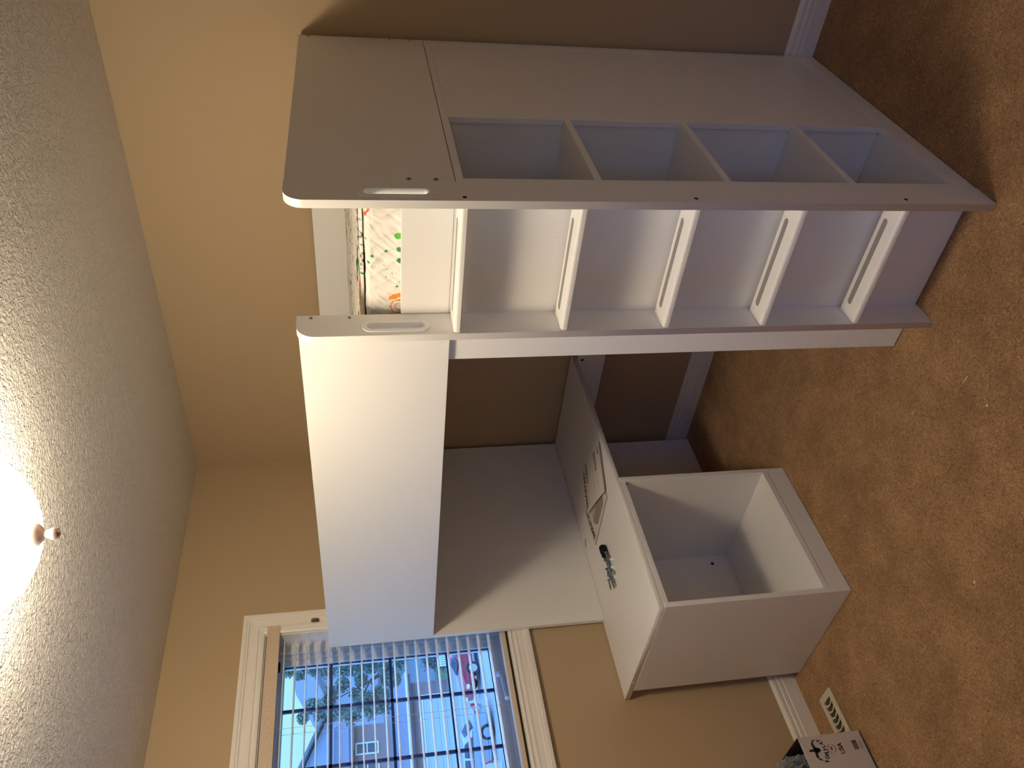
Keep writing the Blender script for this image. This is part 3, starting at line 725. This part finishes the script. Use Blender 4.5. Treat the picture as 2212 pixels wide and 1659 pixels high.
# ------------------------------------------------------------------ outside the window (the room is upstairs)
GZ = -3.5
conc = mat('pale_concrete', (.34, .32, .30), .9, var=(.3, (.26, .26, .26), .5))
lawn = mat('lawn_green', (.06, .14, .04), .95, var=(2, (.10, .16, .05), .5))
g = box('ground', -140, 40, -80, 90, GZ-.3, GZ, lawn, bev=0); struct(g)
g = box('street', -44.5, -24, -80, 90, GZ+.001, GZ+.02, conc, bev=0); struct(g)
g = box('driveway', -50, -44.6, 17.5, 27.5, GZ+.001, GZ+.025, conc, bev=0); struct(g)
brick = mat('far_brick_wall', (.34, .20, .17), .9, var=(8, (.26, .17, .15), .5))
sid = mat('pale_siding', (.36, .38, .44), .8, var=(1.5, (.33, .35, .41), .5))
shin = mat('shingles', (.22, .21, .22), .9, bump=(6, .6, .05), var=(5, (.16, .15, .17), .5))
gut = mat('gutter_dark', (.08, .09, .12), .6)
gdoor = mat('garage_door_white', (.52, .52, .50), .5)
fwhite = mat('far_white_trim', (.75, .76, .78), .5)
fglass = mat('far_window_glass', (.08, .09, .12), .15)
hs = thing('house', (-55, 21, GZ), 'brick house across the street with shingle roofs and a wide pale garage door', 'house')
def slab(nm, pts, th, m, par):
    """sloped slab from 4 corner points, thickened downwards"""
    vs = pts+[(a, b_, c-th) for a, b_, c in pts]
    return mesh(nm, vs, [(0, 1, 2, 3), (7, 6, 5, 4), (0, 4, 5, 1), (1, 5, 6, 2), (2, 6, 7, 3), (3, 7, 4, 0)], m, par)
box('wall', -62, -51.5, 14, 24.2, GZ, 3.05, brick, hs, 0)
box('garage_wall', -58, -50, 18.2, 26.0, GZ, -.75, brick, hs, 0)
for k in range(4): box('garage_door_panel', -50.0, -49.93, 19.4, 24.85, GZ+.02+.4875*k, GZ+.02+.4875*k+.475, gdoor, hs, .01)
bm = bmesh.new(); bx(bm, -50.0, -49.90, 24.86, 25.02, GZ, -1.42); bx(bm, -50.0, -49.90, 19.2, 19.39, GZ, -1.42); bx(bm, -50.0, -49.90, 19.39, 24.86, -1.53, -1.42)
bmobj('garage_door_frame', bm, fwhite, hs)
slab('garage_roof', [(-49.4, 17.8, -.42), (-49.4, 26.5, -.42), (-52.2, 26.0, 1.05), (-52.2, 17.8, 1.05)], .12, shin, hs)
box('gutter', -49.5, -49.35, 17.8, 26.5, -.56, -.42, fwhite, hs, .02)
box('soffit', -50, -49.5, 17.9, 26.4, -.78, -.62, gut, hs, 0)
for (ya, yb) in ((22.2, 23.0), (20.9, 21.7), (17.0, 18.6)):
    fr = bpy.data.objects.new('window_frame', None)
    bm = bmesh.new(); bx(bm, -51.5, -51.42, ya, yb, 1.45, 1.55); bx(bm, -51.5, -51.42, ya, yb, 2.86, 2.96); bx(bm, -51.5, -51.42, ya, ya+.09, 1.55, 2.86); bx(bm, -51.5, -51.42, yb-.09, yb, 1.55, 2.86); bx(bm, -51.5, -51.43, ya+.09, yb-.09, 2.17, 2.24)
    f_ = bmobj('window', bm, fwhite, hs); box('pane', -51.5, -51.46, ya+.09, yb-.09, 1.55, 2.86, fglass, f_, 0)
slab('eave_roof', [(-50.8, 13, 3.36), (-50.8, 24.7, 3.36), (-52.6, 24.7, 4.35), (-52.6, 13, 4.55)], .12, shin, hs)
box('gutter', -50.95, -50.75, 13, 24.7, 3.06, 3.34, gut, hs, .02)
mesh('gable_wall', [(-52.6, 14.0, 3.2), (-52.6, 25.2, 3.2), (-52.6, 25.2, 4.95), (-52.6, 18.0, 8.15), (-52.6, 14, 6.4), (-58, 14.0, 3.2), (-58, 25.2, 3.2), (-58, 25.2, 4.95), (-58, 18.0, 8.15), (-58, 14, 6.4)],
     [(0, 1, 2, 3, 4), (9, 8, 7, 6, 5), (1, 6, 7, 2), (0, 4, 9, 5), (0, 5, 6, 1)], sid, hs)
slab('main_roof', [(-52.1, 25.7, 5.02), (-52.1, 18.0, 8.45), (-58, 18.0, 8.45), (-58, 25.7, 5.02)], .2, shin, hs)
slab('main_roof', [(-52.1, 11.5, 5.55), (-52.1, 18.0, 8.45), (-58, 18.0, 8.45), (-58, 11.5, 5.55)], .2, shin, hs)
slab('rear_roof', [(-53.2, 26.2, 4.9), (-53.2, 13.0, 4.9), (-58.6, 13.0, 6.45), (-58.6, 26.2, 6.45)], .25, shin, hs)
hb = thing('house', (-66, 36, GZ), 'pale sided neighbouring house seen behind the street tree, right of the brick house', 'house')
box('wall', -72, -62, 32.5, 44.5, GZ, 5.5, sid, hb, 0)
slab('roof', [(-61.4, 31.9, 5.55), (-61.4, 38.5, 8.95), (-73, 38.5, 8.95), (-73, 31.9, 5.55)], .3, shin, hb)
slab('roof', [(-61.4, 45.1, 5.55), (-61.4, 38.5, 8.95), (-73, 38.5, 8.95), (-73, 45.1, 5.55)], .3, shin, hb)
mesh('gable', [(-62, 32.5, 5.5), (-62, 44.5, 5.5), (-62, 38.5, 8.5), (-62.2, 32.5, 5.5), (-62.2, 44.5, 5.5), (-62.2, 38.5, 8.5)], [(0, 1, 2), (5, 4, 3)], sid, hb)
slab('porch_roof', [(-59.5, 29.6, 1.3), (-59.5, 44, 1.3), (-62, 44, 2.3), (-62, 29.6, 2.3)], .2, shin, hb)
for ya in (34.2, 38.5):
    f_ = box('window', -62.0, -61.9, ya, ya+1.3, 2.4, 4.0, fwhite, hb, 0); box('pane', -61.91, -61.88, ya+.1, ya+1.2, 2.5, 3.9, fglass, f_, 0)
# foliage
leafm = mat('tree_leaves', (.12, .17, .13), .8, var=(1.5, (.19, .23, .17), .6)); bark = mat('bark', (.10, .07, .05), .9)
def foliage(nm, blobs, nleaf, size, m, par, seed):
    rnd = random.Random(seed); vs = []; fs = []
    tot = sum(b_[3]**2 for b_ in blobs)
    for (cx, cy, cz, r) in blobs:
        for _ in range(int(nleaf*r*r/tot)):
            d = Vector((rnd.gauss(0, 1), rnd.gauss(0, 1), rnd.gauss(0, 1))).normalized()*r*(rnd.random()**.45)
            c = Vector((cx, cy, cz))+d; s_ = size*rnd.uniform(.6, 1.3)
            a = Vector((rnd.gauss(0, 1), rnd.gauss(0, 1), rnd.gauss(0, 1))).normalized(); b2 = a.cross(Vector((rnd.gauss(0, 1), rnd.gauss(0, 1), rnd.gauss(0, 1)))).normalized()
            i = len(vs); vs += [c+a*s_, c+b2*s_*.5, c-a*s_, c-b2*s_*.5]; fs.append((i, i+1, i+2, i+3))
    return mesh(nm, vs, fs, m, par)
def at(px, py, X):
    """point where the sight line through a photo pixel meets the plane x = X"""
    o_ = Vector((0.8877, -1.654, 1.6573)); dd = R @ Vector(((829.5-py)/1724.655, (1106-px)/1724.655, -1))
    return o_+dd*((X-o_.x)/dd.x)
def blobs(lst, X):
    out = []
    for (px, py, r) in lst:
        p = at(px, py, X+random.uniform(-.8, .8)); out.append((p.x, p.y, p.z, r))
    return out
tr1 = thing('tree', (*at(900, 1405, -28).xy, GZ), 'leafy green street tree whose branches cross the middle of the window', 'tree')
bl1 = blobs([(760, 1545, .35), (735, 1540, .28), (705, 1525, .35), (675, 1525, .30), (655, 1550, .25), (790, 1515, .38), (820, 1500, .38), (800, 1535, .33), (830, 1530, .25), (770, 1500, .3), (740, 1480, .3), (850, 1470, .3), (690, 1545, .25), (715, 1500, .3), (780, 1470, .28), (840, 1440, .35), (800, 1440, .3)], -28)
foliage('foliage', bl1, 5200, .075, leafm, tr1, 1)
bm = bmesh.new(); b0 = at(900, 1395, -28); base = Vector((b0.x, b0.y, GZ)); top = at(800, 1470, -28)
cyl_bm(bm, base, at(880, 1420, -28), .16, .11, 10); cyl_bm(bm, at(880, 1420, -28), top, .11, .06, 8)
for (px, py) in ((700, 1525), (760, 1545), (830, 1530)): cyl_bm(bm, top, at(px, py, -28), .035, .012, 6)
bmobj('trunk', bm, bark, tr1)
tr2 = thing('tree', (*at(900, 1375, -22).xy, GZ), 'dark leafy tree at the right edge of the window, its leaves hanging at the top', 'tree')
bl2 = blobs([(625, 1450, .22), (650, 1455, .22), (680, 1445, .25), (710, 1450, .28), (740, 1445, .28), (770, 1440, .30), (800, 1440, .25), (830, 1445, .22), (860, 1430, .25), (720, 1420, .3), (760, 1410, .3), (700, 1400, .35), (800, 1405, .3), (850, 1400, .3)], -22)
foliage('foliage', bl2, 4200, .065, leafm, tr2, 2)
bm = bmesh.new(); b0 = at(900, 1370, -22); cyl_bm(bm, (b0.x, b0.y, GZ), at(760, 1400, -22), .14, .07, 10); cyl_bm(bm, at(760, 1400, -22), at(650, 1440, -22), .05, .02, 6)
bmobj('trunk', bm, bark, tr2)
random.seed(5)
shr = mat('red_brown_shrub', (.16, .09, .08), .9, var=(3, (.10, .12, .07), .6))
for k, (yy, rr, lab) in enumerate(((26.9, .45, 'low reddish shrub beside the far garage, nearest the door'), (29.6, .8, 'bushy reddish shrub right of the far garage'), (32.7, .8, 'green shrub far right beyond the garage'))):
    t = thing('shrub', (-49, yy, GZ), lab, 'shrub')
    foliage('foliage', [(-49+random.uniform(-.3, .3), yy+random.uniform(-rr, rr), GZ+random.uniform(.3, 1.3+rr*.6), .55) for _ in range(9)], 900, .10, shr if k < 2 else leafm, t, 10+k)
    cyl('stem', (-49, yy, GZ), (-49, yy, GZ+1.0), .06, bark, t, .03, 8)
fe = thing('picket_fence', (-46.9, 28, GZ), 'low white picket fence in front of the shrubs across the street', 'fence')
FX = -46.9
for z in (.35, .8): box('rail', -46.95, -46.91, 25.3, 31, GZ+z, GZ+z+.08, fwhite, fe, 0)
pk = bpy.data.meshes.new('picket'); bm = bmesh.new(); bx(bm, -.02, .02, -.05, .05, 0, 1.05); bm.to_mesh(pk); bm.free(); pk.materials.append(fwhite)
for k in range(36):
    o = bpy.data.objects.new('picket', pk); COL.objects.link(o); o.parent = fe; o.location = (.02, -2.7+.158*k, 0)

# cars
tyre = mat('tyre', (.015, .015, .017), .8); cglass = mat('car_glass', (.03, .035, .05), .1); rim = mat('wheel_rim', (.6, .62, .65), .3, .8)
def car(name, loc, rz, paint, label, suv=False):
    """nose towards +x (local), length 4.5"""
    t = thing(name, loc, label, 'car', rot=(0, 0, rz))
    h = .30 if suv else .0
    low = [(-2.2, .28), (-2.22, .62), (-2.15, .92+h*.4), (-1.2, .98+h*.4), (.95, .96+h*.4), (2.0, .82+h*.3), (2.22, .62), (2.22, .30)]
    roof = [(-1.95 if suv else -1.6, .95+h*.4), (-1.75 if suv else -1.05, 1.40+h), (.05, 1.42+h), (.95, .96+h*.4)]
    def body(nm, pts, w0, wtop, zb, zt, m):
        vs = []; k = len(pts)
        for s_ in (-1, 1):
            for x, z in pts: vs.append((x, s_*(w0+(wtop-w0)*max(0, (z-zb)/(zt-zb))), z))
        fs = [tuple(range(k)), tuple(range(2*k-1, k-1, -1))]+[(i, i+k, (i+1) % k+k, (i+1) % k) for i in range(k)]
        me = bpy.data.meshes.new(nm); me.from_pydata(vs, [], fs); bm = bmesh.new(); bm.from_mesh(me)
        bmesh.ops.bevel(bm, geom=list(bm.edges), offset=.05, segments=2, affect='EDGES'); bmesh.ops.recalc_face_normals(bm, faces=bm.faces); bm.to_mesh(me); bm.free()
        return add(nm, me, m, t)
    body('body', low, .86, .86, 0, 1, paint)
    cabn = body('cabin', roof, .80, .62, .95, 1.42+h, paint)
    zr = 1.36+h; zb = 1.0+h*.4
    def quad(pts): mesh('window', [tuple(p) for p in pts], [(0, 1, 2, 3)], cglass, t, local=True)
    xb0, xb1 = roof[0][0], roof[1][0]
    for s_ in (-1, 1):
        yb, yt = .815, .655
        quad([(xb0+.35, s_*yb, zb), (-.35, s_*yb, zb), (-.35, s_*yt, zr), (xb1+.18, s_*yt, zr)][::s_])
        quad([(-.25, s_*yb, zb), (.72, s_*yb, zb), (.02, s_*yt, zr), (-.25, s_*yt, zr)][::s_])
    quad([(.93, -.68, 1.02+h*.4), (.93, .68, 1.02+h*.4), (.12, .55, zr), (.12, -.55, zr)])
    quad([(xb0-.03, .68, zb), (xb0-.03, -.68, zb), (xb1-.04, -.55, zr), (xb1-.04, .55, zr)])
    for x in (-1.38, 1.38):
        for s_ in (-1, 1):
            wl = cyl('wheel', (x, s_*.66, .33), (x, s_*.885, .33), .33, tyre, t, seg=24, local=True)
            cyl('wheel_rim', (x, s_*.886, .33), (x, s_*.895, .33), .21, rim, wl, seg=16, local=True)
    for s_ in (-1, 1):
        box('tail_light', -2.25, -2.18, s_*.72-.12, s_*.72+.12, .66, .86, mat('tail_red', (.6, .02, .02), .3), t, .01, local=True)
        box('head_light', 2.15, 2.24, s_*.66-.16, s_*.66+.16, .58, .72, mat('lamp_clear', (.8, .8, .8), .1), t, .01, local=True)
    box('number_plate', -2.26, -2.22, -.26, .26, .55, .68, fwhite, t, .005, local=True)
    return t
p1 = at(1062, 1468, -35.2)
car('car', (-35.9, 19.75, GZ+.02), -PI/2-.03, mat('red_paint', (.40, .025, .04), .3, coat=.5), 'red car parked across the street at the lower right of the window')
p2 = at(1058, 1545, -34)
car('car', (-34.7, 13.7, GZ+.02), PI+.88, mat('silver_paint', (.42, .43, .45), .3, .3, coat=.5), 'silver car parked in front of the red car, seen from behind')
p3 = at(1062, 1665, -34)
car('car', (-32.0, 10.0, GZ+.02), PI+1.2, mat('pale_paint', (.55, .57, .57), .3, .2, coat=.5), 'pale car at the bottom left corner of the window')
